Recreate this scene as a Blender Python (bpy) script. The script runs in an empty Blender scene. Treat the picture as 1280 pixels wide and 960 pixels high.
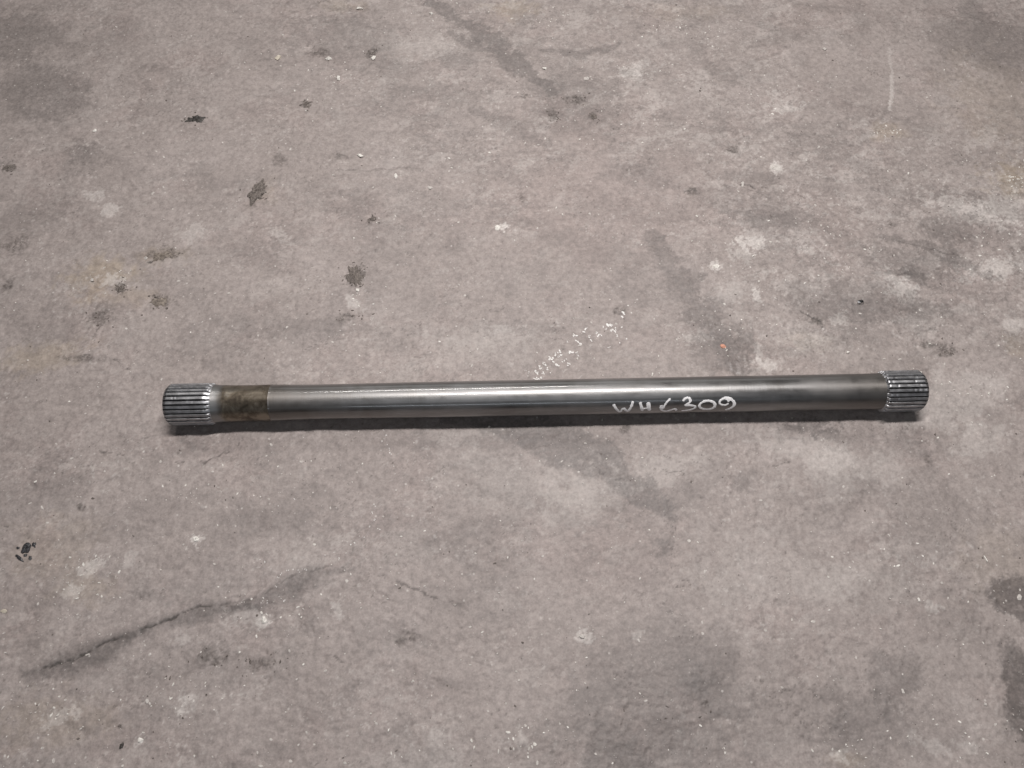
import bpy, math, random
import numpy as np
from mathutils import Vector, Matrix

sc = bpy.context.scene
C = sc.collection
R = math.radians

# ------------------------------------------------------------------ camera
HFOV = R(66.0)
ALPHA = R(28.0)           # tilt away from straight down
DIST = 1.0
cam_d = bpy.data.cameras.new('camera')
cam = bpy.data.objects.new('camera', cam_d)
C.objects.link(cam)
cam_d.sensor_width = 36.0
cam_d.lens = 18.0 / math.tan(HFOV / 2)
cam_d.clip_start = 0.01
cam_d.clip_end = 100.0
CAM = Vector((0.0, -DIST * math.sin(ALPHA), DIST * math.cos(ALPHA)))
cam.location = CAM
cam.rotation_euler = (ALPHA, 0, 0)
sc.camera = cam

# ------------------------------------------------------------------ world
w = bpy.data.worlds.new('World')
sc.world = w
w.use_nodes = True
bg = w.node_tree.nodes['Background']
bg.inputs[0].default_value = (0.95, 0.97, 1.0, 1)
bg.inputs[1].default_value = 0.014

# ------------------------------------------------------------------ lamps (workshop strip lights, plus two added fill panels)
def strip(name, loc, target, sx, sy, power, col, turn=0.0):
    l = bpy.data.lights.new(name, 'AREA')
    l.shape = 'RECTANGLE'
    l.size = sx
    l.size_y = sy
    l.energy = power
    l.color = col
    o = bpy.data.objects.new(name, l)
    C.objects.link(o)
    o.location = loc
    d = Vector(target) - Vector(loc)
    o.rotation_euler = (Matrix.Rotation(R(turn), 3, 'Z') @ d.to_track_quat('-Z', 'Y').to_matrix()).to_euler()
    return o
strip('ceiling_strip_light', (0.13, 0.27, 1.72), (0.13, 0.18, 0), 0.74, 0.05, 33.5, (1.0, 0.952, 0.925), 13)
strip('ceiling_strip_light_far', (-0.35, 2.50, 2.85), (-0.35, 2.50, 0), 1.60, 0.06, 40, (1.0, 0.955, 0.92), 20)
strip('added_back_fill', (0.4, 5.2, 1.45), (0, 0, 0.2), 4.5, 1.7, 24, (1.0, 0.97, 0.94))  # added fill panel: gives the shaft's top edge something grey to reflect
strip('added_overhead_fill', (0.15, -1.55, 2.60), (0, 0, 0), 2.0, 1.5, 8.5, (0.95, 0.96, 1.0))  # added soft panel, there to lift the steel's middle band to grey
strip('wall_strip_light', (0.2, -3.3, 1.75), (0, 0, 0), 2.2, 0.12, 6.5, (0.86, 0.92, 1.0))

sc.view_settings.view_transform = 'Standard'
sc.view_settings.look = 'None'
sc.view_settings.exposure = 0.0
sc.view_settings.gamma = 1.0

# ------------------------------------------------------------------ helpers
PXF = 640.0 / math.tan(HFOV / 2)
ca, sa = math.cos(ALPHA), math.sin(ALPHA)

def ray(u, v):
    """direction of the sight line through a point of the photograph (1280 x 960)"""
    x = (u - 640.0) / PXF
    y = -(v - 480.0) / PXF
    return Vector((x, y * ca + sa, y * sa - ca))

def ground_at(u, v, z=0.0):
    d = ray(u, v)
    t = (z - CAM.z) / d.z
    p = CAM + d * t
    return p

def gpts(lst):
    return np.array([ground_at(u, v)[:2] for u, v in lst])

rng = np.random.RandomState(7)
_P = rng.permutation(1024)
_P = np.concatenate([_P, _P, _P])
_G = rng.uniform(0, 2 * np.pi, 1024)
_GX, _GY = np.cos(_G).astype(np.float32), np.sin(_G).astype(np.float32)
_P = _P.astype(np.int32)

def gnoise(x, y, seed=0):
    x = (np.asarray(x) + seed * 17.31)
    y = (np.asarray(y) + seed * 9.77)
    x0, y0 = np.floor(x), np.floor(y)
    fx, fy = (x - x0).astype(np.float32), (y - y0).astype(np.float32)
    xi, yi = x0.astype(np.int32), y0.astype(np.int32)
    ux = fx * fx * fx * (fx * (fx * 6 - 15) + 10)
    uy = fy * fy * fy * (fy * (fy * 6 - 15) + 10)
    def g(ix, iy, dx, dy):
        h = _P[(_P[(ix + seed) & 1023] + iy) & 1023]
        return _GX[h] * dx + _GY[h] * dy
    a = g(xi, yi, fx, fy)
    b = g(xi + 1, yi, fx - 1, fy)
    c = g(xi, yi + 1, fx, fy - 1)
    d = g(xi + 1, yi + 1, fx - 1, fy - 1)
    return ((a + (b - a) * ux) * (1 - uy) + (c + (d - c) * ux) * uy) * 1.5

def fbm(x, y, f, octv=4, seed=0, gain=0.5, lac=2.07):
    s = 0.0
    a = 1.0
    n = 0.0
    for o in range(octv):
        s = s + a * gnoise(x * f, y * f, seed + o * 3)
        n += a
        a *= gain
        f *= lac
    return s / n * 1.4

def sstep(a, b, t):
    t = np.clip((t - a) / (b - a), 0, 1)
    return t * t * (3 - 2 * t)

def seg_dist(x, y, pts):
    """distance to a polyline and how far along it"""
    best = np.full(x.shape, 9.0)
    along = np.zeros(x.shape)
    n = len(pts) - 1
    for i in range(n):
        ax, ay = pts[i]
        bx, by = pts[i + 1]
        dx, dy = bx - ax, by - ay
        L = dx * dx + dy * dy + 1e-12
        t = np.clip(((x - ax) * dx + (y - ay) * dy) / L, 0, 1)
        d = np.hypot(x - ax - t * dx, y - ay - t * dy)
        m = d < best
        best = np.where(m, d, best)
        along = np.where(m, (i + t) / n, along)
    return best, along

def blob(x, y, u, v, ru, rv, rot=0.0):
    """normalised distance from an ellipse given in photograph units (~1 mm)"""
    p = ground_at(u, v)
    k = (CAM - p).length / PXF
    dx, dy = x - p.x, y - p.y
    c, s = math.cos(R(rot)), math.sin(R(rot))
    a = dx * c + dy * s
    b = -dx * s + dy * c
    ky = k / max(0.35, math.cos(math.atan2(p.y - CAM.y, CAM.z)))
    return np.hypot(a / (ru * k), b / (rv * ky))

# ------------------------------------------------------------------ node helpers
def mat(name):
    m = bpy.data.materials.new(name)
    m.use_nodes = True
    nt = m.node_tree
    return m, nt, nt.nodes['Principled BSDF']

def nd(nt, typ, **kw):
    n = nt.nodes.new(typ)
    for k, v in kw.items():
        setattr(n, k, v)
    return n

def lk(nt, a, b):
    nt.links.new(a, b)

def noise(nt, vec, scale, detail=4, rough=0.55, dist=0.0):
    n = nd(nt, 'ShaderNodeTexNoise')
    n.inputs['Scale'].default_value = scale
    n.inputs['Detail'].default_value = detail
    n.inputs['Roughness'].default_value = rough
    n.inputs['Distortion'].default_value = dist
    if vec is not None:
        lk(nt, vec, n.inputs['Vector'])
    return n.outputs['Fac']

def ramp(nt, fac, stops):
    r = nd(nt, 'ShaderNodeValToRGB')
    e = r.color_ramp.elements
    while len(e) < len(stops):
        e.new(0.5)
    for el, (p, c) in zip(e, stops):
        el.position = p
        el.color = (c, c, c, 1) if isinstance(c, (int, float)) else (*c, 1)
    lk(nt, fac, r.inputs[0])
    return r.outputs[0]

def mixc(nt, fac, a, b, mode='MIX'):
    n = nd(nt, 'ShaderNodeMix', data_type='RGBA', blend_type=mode)
    for sock, val in ((n.inputs[0], fac), (n.inputs[6], a), (n.inputs[7], b)):
        if isinstance(val, (int, float)):
            sock.default_value = val
        elif isinstance(val, tuple):
            sock.default_value = (*val, 1)
        else:
            lk(nt, val, sock)
    return n.outputs[2]

def math_(nt, op, a, b=None, clamp=False):
    n = nd(nt, 'ShaderNodeMath', operation=op, use_clamp=clamp)
    for i, val in enumerate((a, b)):
        if val is None:
            continue
        if isinstance(val, (int, float)):
            n.inputs[i].default_value = val
        else:
            lk(nt, val, n.inputs[i])
    return n.outputs[0]

def attr(nt, name):
    n = nd(nt, 'ShaderNodeAttribute', attribute_name=name)
    return n.outputs['Fac']

def objco(nt):
    return nd(nt, 'ShaderNodeTexCoord').outputs['Object']

def bump(nt, h, strength, dist):
    b = nd(nt, 'ShaderNodeBump')
    b.inputs['Strength'].default_value = strength
    b.inputs['Distance'].default_value = dist
    lk(nt, h, b.inputs['Height'])
    return b.outputs[0]

# ------------------------------------------------------------------ concrete floor: relief
CRACKS = [  # photograph points, half width mm, depth mm, darkness
    ([(52, 836), (90, 824), (115, 812), (145, 798), (165, 790), (185, 784), (205, 777), (240, 762), (262, 757)], 1.2, 1.5, 0.75),
    ([(262, 757), (285, 755), (310, 750), (332, 741), (345, 733)], 1.0, 0.8, 0.5),
    ([(345, 733), (365, 718), (390, 714), (412, 710), (432, 707)], 1.0, 0.7, 0.45),
    ([(473, 720), (490, 727), (510, 733), (530, 741), (548, 748)], 1.0, 0.9, 0.55),
    ([(548, 748), (575, 757), (605, 766), (640, 772)], 1.2, 0.5, 0.25),
    ([(222, 577), (240, 577), (255, 579), (270, 572), (287, 563)], 0.7, 0.7, 0.6),
    ([(115, 556), (125, 563), (140, 568), (156, 569)], 0.7, 0.6, 0.55),
    ([(152, 551), (165, 552), (178, 548), (192, 546)], 0.6, 0.5, 0.45),
    ([(740, 578), (750, 590), (765, 597), (780, 601), (795, 603)], 0.7, 0.6, 0.5),
    ([(828, 587), (842, 590), (862, 586)], 0.5, 0.4, 0.45),
    ([(960, 586), (978, 579), (992, 576), (998, 573)], 0.7, 0.5, 0.55),
    ([(105, 444), (122, 447), (135, 446), (150, 456), (165, 465)], 0.9, 1.0, 0.6),
    ([(180, 325), (190, 328), (200, 321), (209, 320), (215, 318)], 0.9, 1.4, 0.8),
    ([(140, 336), (155, 340), (168, 337)], 0.8, 0.8, 0.5),
    ([(122, 413), (128, 406), (138, 401)], 0.9, 0.8, 0.6),
    ([(420, 212), (450, 213), (490, 211), (530, 210)], 1.2, 0.4, 0.3),
    ([(1002, 388), (1012, 396), (1022, 400), (1029, 408)], 1.1, 1.4, 0.7),
    ([(926, 231), (936, 230), (943, 236), (944, 243)], 1.3, 1.4, 0.75),
    ([(855, 240), (866, 238)], 1.3, 0.9, 0.5),
    ([(1110, 298), (1140, 305), (1170, 313), (1200, 320)], 1.0, 0.6, 0.4),
    ([(1120, 342), (1145, 342), (1160, 352)], 1.0, 0.6, 0.45),
    ([(478, 366), (490, 364), (500, 369)], 0.6, 0.5, 0.3),
    ([(375, 132), (383, 135), (389, 132)], 0.8, 0.9, 0.7),
    ([(1168, 575), (1172, 584), (1175, 590)], 0.8, 0.5, 0.35),
    ([(880, 392), (900, 400), (916, 420), (925, 438)], 0.8, 0.4, 0.2),
    ([(310, 742), (290, 747), (262, 742)], 0.8, 0.4, 0.25),
    ([(385, 735), (360, 741), (340, 748)], 0.9, 0.4, 0.3),
    ([(1040, 38), (1050, 44), (1052, 43)], 0.7, 0.6, 0.5),
    ([(300, 800), (330, 815), (370, 818)], 1.4, 0.3, 0.2),
]
CRW = [(gpts(c[0]), c[1] * 0.001, c[2] * 0.001, c[3]) for c in CRACKS]

def height(x, y, cracks=True):
    wx = x + 0.02 * fbm(x, y, 7, 3, 31)
    wy = y + 0.02 * fbm(x, y, 7, 3, 37)
    h = 0.0020 * fbm(wx, wy, 2.6, 3, 1)
    h = h + 0.0011 * fbm(wx, wy, 14, 4, 5)
    # thin flaked skin: low plateaus with crisp edges
    p = fbm(wx * 0.8, wy * 1.25, 17, 5, 11, 0.56)
    h = h + 0.00045 * sstep(0.06, 0.13, p) - 0.00045 * sstep(0.10, 0.17, -p)
    p2 = fbm(wx, wy, 46, 4, 21, 0.6)
    h = h + 0.00022 * sstep(0.10, 0.2, p2)
    # pits
    q = fbm(wx, wy, 75, 3, 44, 0.6)
    area = sstep(-0.1, 0.35, fbm(x, y, 5, 2, 52))
    h = h - 0.0009 * sstep(0.36, 0.52, q) * area
    h = h + 0.00026 * fbm(x, y, 170, 2, 60)
    return h

def add_cracks(x, y, h):
    cm = np.zeros_like(h)
    jx = x + 0.0035 * fbm(x, y, 60, 3, 71) + 0.0012 * fbm(x, y, 220, 2, 75)
    jy = y + 0.0035 * fbm(x, y, 60, 3, 72) + 0.0012 * fbm(x, y, 220, 2, 76)
    for pts, hw, dep, dk in CRW:
        x0, y0 = pts.min(0) - 0.03
        x1, y1 = pts.max(0) + 0.03
        sel = (x > x0) & (x < x1) & (y > y0) & (y < y1)
        if not sel.any():
            continue
        d, t = seg_dist(jx[sel], jy[sel], pts)
        ww = hw * (0.55 + 0.45 * np.sin(np.pi * np.clip(t, 0.02, 0.98))) * (1 + 0.8 * fbm(x[sel], y[sel], 90, 2, 81))
        m = 1 - sstep(0.35, 1.0, d / np.maximum(ww * 1.6, 1e-5))
        # broken: fades in and out along its run
        m = m * sstep(-0.42, 0.0, fbm(x[sel], y[sel], 55, 2, 86))
        h[sel] -= dep * m
        # one lip stands a little proud
        h[sel] += 0.0004 * np.exp(-(d / (hw * 6)) ** 2)
        cm[sel] = np.maximum(cm[sel], m * dk)
    return h, cm

STEP = 0.0015
def axis(lo, hi):
    core = np.arange(lo, hi, STEP)
    ext = []
    s = STEP
    p = 0.0
    while p < 3.2:
        s *= 1.22
        p += s
        ext.append(p)
    ext = np.array(ext)
    return np.concatenate([(core[0] - ext)[::-1], core, core[-1] + ext])
gx = axis(-0.90, 0.90)
gy = axis(-0.47, 0.77)
X, Y = np.meshgrid(gx, gy)
nx, ny = len(gx), len(gy)
fx, fy = X.ravel(), Y.ravel()
Hh, crack_m = add_cracks(fx, fy, height(fx, fy))

# ---- stain masks (each has its own fixed place on the slab)
def soft(d, a=0.6, b=1.1):
    return 1 - sstep(a, b, d)
def unit(a):
    return a / a.std() * 0.26
wob = unit(fbm(X, Y, 24, 6, 101, 0.70))
wob2 = unit(fbm(X, Y, 64, 5, 111, 0.75))
wobL = unit(fbm(X, Y, 9, 5, 121, 0.60))
rag = unit(fbm(X + 0.3 * Y, Y, 110, 3, 125, 0.85))
oil = np.zeros_like(X)
pale = np.zeros_like(X)
ochre = np.zeros_like(X)
scab = np.zeros_like(X)
def window(pts, mar):
    x0, y0 = pts.min(0) - mar
    x1, y1 = pts.max(0) + mar
    return (slice(max(0, np.searchsorted(gy, y0)), np.searchsorted(gy, y1) + 1), slice(max(0, np.searchsorted(gx, x0)), np.searchsorted(gx, x1) + 1))
def put(arr, w_, m, k):
    arr[w_] = 1 - (1 - arr[w_]) * (1 - np.clip(m, 0, 1) * k)
def blob_mask(u, v, ru, rv, rot, hard, wb):
    w_ = window(gpts([(u, v)]), max(ru, rv) * 0.0034 + 0.004)
    sm = float(np.clip(1.3 - min(ru, rv) / 16.0, 0.0, 1.0))      # small stains fray at a finer scale
    d = blob(X[w_], Y[w_], u, v, ru, rv, rot) + wb * (1 - 0.6 * sm) * wob[w_] + 0.3 * (1 - sm) * wobL[w_] + (0.5 + 1.0 * sm) * wb * wob2[w_] + (0.3 + 1.1 * sm) * rag[w_]
    return w_, 1 - sstep(1 - hard, 1 + hard, d)
def oil_blob(u, v, ru, rv, rot, k, hard=0.25, wb=0.55):
    w_, m = blob_mask(u, v, ru, rv, rot, hard * 0.6, wb)
    put(oil, w_, m * np.clip(1.0 + 0.5 * wob[w_] + 0.6 * rag[w_], 0.3, 1.3), k)
def oil_band(pts, hw, k, hard=0.4, wb=0.7):
    g_ = gpts(pts)
    w_ = window(g_, hw * 0.003 + 0.012)
    d, t = seg_dist(X[w_] + 0.014 * wob[w_], Y[w_] + 0.014 * wobL[w_], g_)
    ww = hw * 0.001 * (0.35 + 0.65 * np.sin(np.pi * np.clip(t, 0.04, 0.96)))
    d = d / ww + wb * wob[w_] + 0.6 * wb * wob2[w_] + 0.3 * rag[w_]
    put(oil, w_, (1 - sstep(1 - hard * 0.6, 1 + hard * 0.6, d)) * np.clip(1.0 + 0.5 * wob2[w_] + 0.6 * rag[w_], 0.3, 1.3), k)
# beside and below the shaft
oil_band([(560, 520), (640, 535), (700, 555), (760, 585), (835, 635)], 26, 0.60, 0.35, 0.45)
oil_band([(815, 296), (850, 350), (880, 392), (915, 430), (930, 480)], 25, 0.50, 0.75, 1.1)
oil_blob(890, 440, 30, 28, 0, 0.35, 0.4)
oil_band([(535, 5), (600, 36), (645, 78), (690, 115)], 21, 0.56, 0.45, 1.2)
oil_band([(560, 40), (590, 58), (620, 66)], 12, 0.45, 0.25, 0.8)
oil_band([(680, 64), (730, 70), (770, 55)], 9, 0.40, 0.25, 0.9)
oil_band([(590, 140), (640, 160), (690, 180)], 14, 0.30, 0.3, 0.9)
oil_blob(20, 42, 45, 22, 10, 0.42, 0.5)
oil_blob(62, 118, 48, 26, -20, 0.48, 0.6)
oil_blob(105, 190, 20, 12, 0, 0.25, 0.4)
oil_blob(100, 190, 12, 10, 0, 0.25, 0.2)
oil_band([(1100, 296), (1145, 306), (1200, 322), (1240, 345)], 12, 0.45, 0.25, 0.8)
oil_blob(1150, 330, 55, 16, -12, 0.42, 0.3, 0.9)
oil_blob(1195, 285, 35, 16, 10, 0.42, 0.3, 0.9)
oil_band([(1110, 340), (1140, 342), (1165, 356)], 9, 0.5, 0.25, 0.6)
oil_blob(1060, 372, 70, 22, 5, 0.34, 0.5, 0.8)
oil_blob(1120, 388, 45, 14, 0, 0.34, 0.5, 0.8)
oil_blob(1010, 533, 28, 10, -5, 0.55, 0.25, 0.8)
oil_blob(985, 535, 18, 12, 0, 0.30, 0.3, 0.8)
oil_blob(1040, 545, 18, 10, -20, 0.35, 0.3, 0.8)
oil_blob(930, 255, 60, 18, -15, 0.26, 0.5, 0.8)
oil_blob(960, 275, 40, 12, -15, 0.25, 0.4, 0.8)
oil_blob(1235, 45, 50, 34, 0, 0.36, 0.7)
oil_blob(720, 120, 55, 26, -20, 0.28, 0.6, 0.9)
oil_blob(420, 45, 60, 24, -10, 0.30, 0.5, 0.9)
oil_blob(825, 865, 100, 66, 15, 0.36, 0.5, 0.6)
oil_blob(800, 935, 70, 30, 0, 0.22, 0.7, 0.8)
oil_blob(1000, 900, 90, 34, 10, 0.20, 0.8, 0.8)
oil_blob(875, 854, 20, 16, 0, 0.62, 1.1, 0.2)
oil_blob(880, 860, 50, 40, 0, 0.15, 0.6)
oil_blob(1120, 848, 24, 30, -30, 0.46, 0.55, 0.8)
oil_blob(1090, 905, 40, 26, 20, 0.32, 0.4, 0.7)
oil_blob(1160, 915, 40, 22, 0, 0.16, 0.5, 0.7)
oil_blob(770, 948, 45, 18, 0, 0.36, 0.3, 0.8)
oil_blob(1050, 905, 12, 9, 0, 0.35, 0.3)
oil_blob(830, 684, 12, 8, 20, 0.45, 0.5)
oil_blob(862, 612, 60, 16, 40, 0.20, 0.6, 0.7)
oil_blob(930, 600, 16, 10, 40, 0.36, 0.6)
oil_blob(1268, 745, 24, 20, 0, 0.70, 0.3, 0.45)
oil_blob(1285, 880, 26, 46, 0, 0.76, 0.3, 0.45)
oil_blob(1200, 775, 35, 14, -30, 0.18, 0.5, 0.8)
oil_blob(1150, 400, 50, 14, 0, 0.2, 0.5, 0.9)
oil_blob(360, 415, 60, 10, 3, 0.20, 0.6, 0.9)
oil_blob(620, 410, 34, 9, 0, 0.25, 0.6, 0.9)
oil_blob(360, 640, 50, 20, 20, 0.16, 0.6, 0.9)
oil_blob(490, 800, 40, 20, 0, 0.18, 0.5, 0.9)
oil_blob(290, 835, 70, 24, 0, 0.18, 0.6, 0.9)
oil_blob(40, 620, 50, 24, 15, 0.20, 0.7, 0.7)
# the long dark smear on either side of the crack, lower left
oil_band([(35, 842), (70, 832), (110, 816), (150, 800), (185, 788)], 12, 0.70, 1.45, 0.6)
oil_band([(150, 800), (210, 778), (260, 762), (320, 752)], 8, 0.60, 1.4, 0.6)
oil_band([(290, 758), (340, 738), (375, 722), (435, 707)], 9, 0.55, 1.4, 0.6)
oil_band([(330, 752), (370, 740), (420, 722)], 8, 0.35, 0.6, 0.5)
oil_band([(180, 740), (240, 742), (300, 730)], 18, 0.16, 0.7, 0.5)
oil_band([(220, 640), (180, 650), (100, 672)], 20, 0.14, 0.7, 0.5)
oil_band([(520, 740), (580, 760), (650, 775)], 14, 0.16, 0.7, 0.5)
# scattered thin film, worn through in ragged patches
rightside = sstep(0.22, 0.42, X) * sstep(0.02, 0.10, Y) * (1 - sstep(0.36, 0.52, Y))
topside = sstep(0.22, 0.42, Y) * sstep(-0.35, -0.1, X) * (1 - sstep(0.35, 0.55, X))
act = np.clip(0.35 + 0.9 * rightside + 0.5 * topside + 0.9 * wobL, 0.05, 1.4)
ALL = (slice(None), slice(None))
smear = unit(fbm(X * 0.55 + Y * 0.45, Y * 1.1 - X * 0.12, 15, 6, 141, 0.72))
put(oil, ALL, sstep(0.10, 0.5, unit(fbm(X, Y * 1.3, 6.0, 6, 131, 0.66))) , 0.20)
put(oil, ALL, sstep(0.14, 0.24, smear + 0.35 * rag) * act, 0.27)
put(oil, ALL, sstep(0.30, 0.40, unit(fbm(X * 0.8, Y * 1.15, 44, 5, 145, 0.75))) * act, 0.24)
oil = np.clip(oil, 0, 1)

def pale_blob(u, v, ru, rv, rot, k, hard=0.35, wb=0.85):
    w_, m = blob_mask(u, v, ru, rv, rot, hard * 0.6, wb)
    put(pale, w_, m, k)
for a in [(940, 303, 18, 7, 5, .75), (925, 318, 12, 10, 0, .4), (1245, 335, 34, 10, 12, .6), (1215, 265, 42, 12, -20, .5), (1262, 260, 26, 12, 0, .5), (1128, 360, 14, 16, 20, .6),
          (1118, 350, 16, 10, 20, .4), (1050, 398, 8, 6, 0, .6), (1010, 315, 10, 5, 0, .5), (895, 332, 7, 4, 0, .7), (946, 368, 5, 6, 0, .7), (915, 365, 24, 10, 30, .3), (870, 420, 20, 8, 20, .4),
          (955, 455, 16, 6, -10, .6), (950, 440, 5, 10, 0, .5), (1000, 420, 30, 14, 0, .25), (1140, 402, 14, 8, -10, .4), (1270, 408, 12, 8, 0, .4), (970, 209, 7, 5, 0, .7), (983, 134, 12, 4, 10, .5),
          (970, 118, 8, 4, 0, .4), (115, 708, 14, 6, 40, .5), (90, 738, 10, 9, 20, .4), (160, 700, 7, 9, 0, .3), (330, 776, 7, 7, 0, .8), (245, 675, 8, 6, 0, .75), (310, 772, 20, 10, 0, .35),
          (230, 800, 10, 6, 0, .3), (420, 760, 8, 9, 30, .4), (228, 882, 6, 8, 0, .6), (75, 895, 20, 8, 30, .35), (230, 880, 10, 10, 0, .3), (118, 243, 10, 5, 0, .45), (137, 262, 9, 6, 0, .45),
          (352, 295, 14, 4, -35, .35), (444, 382, 7, 5, 0, .55), (436, 374, 6, 4, 0, .5), (140, 350, 14, 6, -20, .5), (240, 290, 16, 8, 10, .3), (620, 410, 12, 4, 0, .3), (630, 285, 4, 5, 0, .9),
          (685, 150, 10, 4, 0, .4), (790, 88, 12, 5, 20, .5), (795, 95, 10, 4, 10, .4), (612, 530, 60, 16, 20, .18), (660, 600, 80, 34, 0, .16), (820, 590, 50, 18, 15, .22), (730, 620, 60, 30, 10, .16),
          (1000, 560, 50, 20, -20, .25), (1060, 590, 60, 24, 10, .22), (1180, 500, 60, 26, 20, .28), (1230, 545, 30, 14, 20, .25), (730, 795, 8, 5, 0, .6), (795, 793, 7, 5, 0, .4), (960, 720, 90, 40, 0, .14),
          (540, 950, 40, 20, 0, .25), (1160, 930, 16, 6, -20, .35), (1205, 930, 12, 6, -20, .35), (1050, 945, 8, 6, 10, .5), (650, 925, 10, 8, 40, .35), (175, 925, 5, 5, 0, .7), (400, 690, 50, 20, 20, .15),
          (590, 440, 80, 22, 0, .12), (520, 60, 50, 12, -10, .2), (1100, 720, 60, 24, 0, .15), (1170, 760, 8, 6, 0, .5), (1130, 690, 30, 10, -20, .22), (600, 420, 60, 14, 0, .15)]:
    pale_blob(*a)
put(pale, ALL, sstep(0.18, 0.30, unit(fbm(X * 0.8 - Y * 0.4, Y, 22, 6, 151, 0.75)) + 0.35 * rag) * act, 0.23)
freck = sstep(0.0, 0.4, unit(fbm(X, Y, 11, 4, 157, 0.6)))
put(pale, ALL, sstep(0.32, 0.55, rag) * np.clip(freck + 0.7 * rightside + 0.3 * topside, 0, 1), 0.42)
put(oil, ALL, sstep(0.30, 0.5, -rag) * np.clip(0.25 + 0.6 * topside + 0.5 * rightside + wobL, 0, 1), 0.30)
put(pale, ALL, sstep(0.42, 0.50, unit(fbm(X, Y, 62, 4, 155, 0.72))) * act, 0.26)
# long pale scratch, upper right
sg_ = gpts([(1111, 60), (1114, 85), (1116, 110), (1113, 137)])
w_ = window(sg_, 0.02)
d, t = seg_dist(X[w_] + 0.004 * wob[w_], Y[w_], sg_)
put(pale, w_, (1 - sstep(0.0012, 0.0036, d + 0.003 * rag[w_])) * (0.4 + 0.6 * t), 0.6)

for a in [(130, 345, 46, 26, 10, .75), (50, 445, 60, 20, 10, .55), (160, 370, 40, 14, 0, .4), (1272, 225, 34, 22, 0, .8), (1112, 166, 22, 12, 0, .55), (640, 12, 36, 12, 0, .5), (860, 15, 60, 10, 0, .2),
          (100, 735, 46, 22, 0, .35), (60, 690, 70, 36, 0, .25), (1275, 430, 20, 16, 0, .4), (430, 8, 26, 8, 0, .4), (1060, 950, 26, 10, 0, .45), (60, 900, 70, 30, 0, .3), (1010, 425, 30, 14, 0, .3),
          (330, 240, 24, 18, 0, .3), (200, 320, 40, 12, 0, .4), (1245, 130, 60, 60, 0, .25), (1250, 700, 50, 40, 0, .2)]:
    w_ = window(gpts([a[:2]]), max(a[2:4]) * 0.004)
    d = blob(X[w_], Y[w_], *a[:5]) + 0.6 * wob[w_] + 0.4 * wob2[w_]
    ochre[w_] = np.maximum(ochre[w_], (1 - sstep(0.3, 1.15, d)) * a[5])
# reddish iron dust across the slab
rosy = np.clip(0.35 * sstep(0.0, 0.5, wobL) + 0.6 * soft(blob(X, Y, 760, 250, 190, 80, 0) + 0.4 * wobL, .2, 1.2) + 0.5 * soft(blob(X, Y, 720, 150, 90, 30, -10) + 0.5 * wob, .2, 1.2)
               + 0.4 * soft(blob(X, Y, 760, 700, 120, 50, 0) + 0.5 * wobL, .2, 1.2), 0, 1)
# rough scabbed spots where dirt is trodden in
for a in [(322, 240, 10, 15, -15, 1.), (444, 345, 12, 14, -25, 1.), (150, 358, 12, 8, -30, .8), (199, 376, 15, 8, 0, .8), (205, 318, 24, 9, 5, .6), (125, 395, 16, 16, 0, .45), (382, 130, 8, 5, 0, .7), (12, 210, 10, 6, 0, .8),
          (400, 67, 14, 5, 0, .6), (465, 66, 8, 7, 0, .7), (720, 125, 14, 6, -20, .7), (690, 145, 10, 7, 0, .6), (742, 146, 6, 5, 0, .7), (655, 120, 10, 5, 0, .5), (862, 240, 10, 5, 0, .6), (918, 188, 10, 5, -20, .6),
          (466, 274, 8, 5, 35, .6), (425, 195, 14, 4, 0, .5), (1020, 402, 14, 6, -30, .7), (1180, 436, 14, 10, 0, .6), (1160, 432, 9, 5, 0, .6), (20, 305, 18, 10, 0, .45), (10, 355, 8, 10, 0, .5), (110, 448, 40, 5, -4, .5),
          (652, 247, 8, 6, 0, .6), (350, 200, 10, 10, 0, .2), (1113, 280, 6, 6, 0, .6), (775, 388, 12, 6, -10, .5), (437, 395, 20, 7, 20, .5), (1160, 575, 6, 14, 0, .4), (780, 535, 10, 5, 0, .6), (510, 795, 14, 8, 0, .4),
          (102, 633, 8, 4, -30, .6), (500, 800, 10, 10, 0, .3), (150, 908, 4, 3, 0, .8), (260, 820, 30, 12, 0, .4), (330, 830, 16, 8, 0, .45), (690, 940, 4, 3, 0, .5), (880, 880, 6, 5, 0, .5)]:
    w_ = window(gpts([a[:2]]), max(a[2:4]) * 0.004 + 0.004)
    d = blob(X[w_], Y[w_], *a[:5]) + 0.7 * wob2[w_] + 0.4 * wob[w_]
    scab[w_] = np.maximum(scab[w_], (1 - sstep(0.3, 1.15, d)) * (0.5 + 0.5 * a[5]))
# the trodden dirt breaks up into crumbs and dark wrinkles
crumb = unit(fbm(X + 0.25 * Y, Y * 1.2, 120, 3, 161, 0.8))
ridge = 1 - np.abs(unit(fbm(X * 0.7 + 0.5 * Y, Y, 70, 3, 165, 0.7))) / 0.26
scab_f = scab * np.clip(0.42 + 0.9 * sstep(-0.05, 0.12, crumb + 0.5 * (scab - 0.6)) * 0.8 + 0.5 * sstep(0.6, 0.95, ridge), 0, 1)
Hf = Hh.reshape(ny, nx)
Hf = Hf + scab * (0.0026 * np.clip(crumb + 0.1, -0.6, 1) - 0.0012 * sstep(0.6, 0.95, ridge))
speck = unit(fbm(X, Y, 150, 3, 167, 0.75))
pep = sstep(0.48, 0.60, speck) * sstep(-0.05, 0.4, unit(fbm(X, Y, 8, 3, 181)))
scab_f = np.maximum(scab_f, 0.55 * pep)
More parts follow.
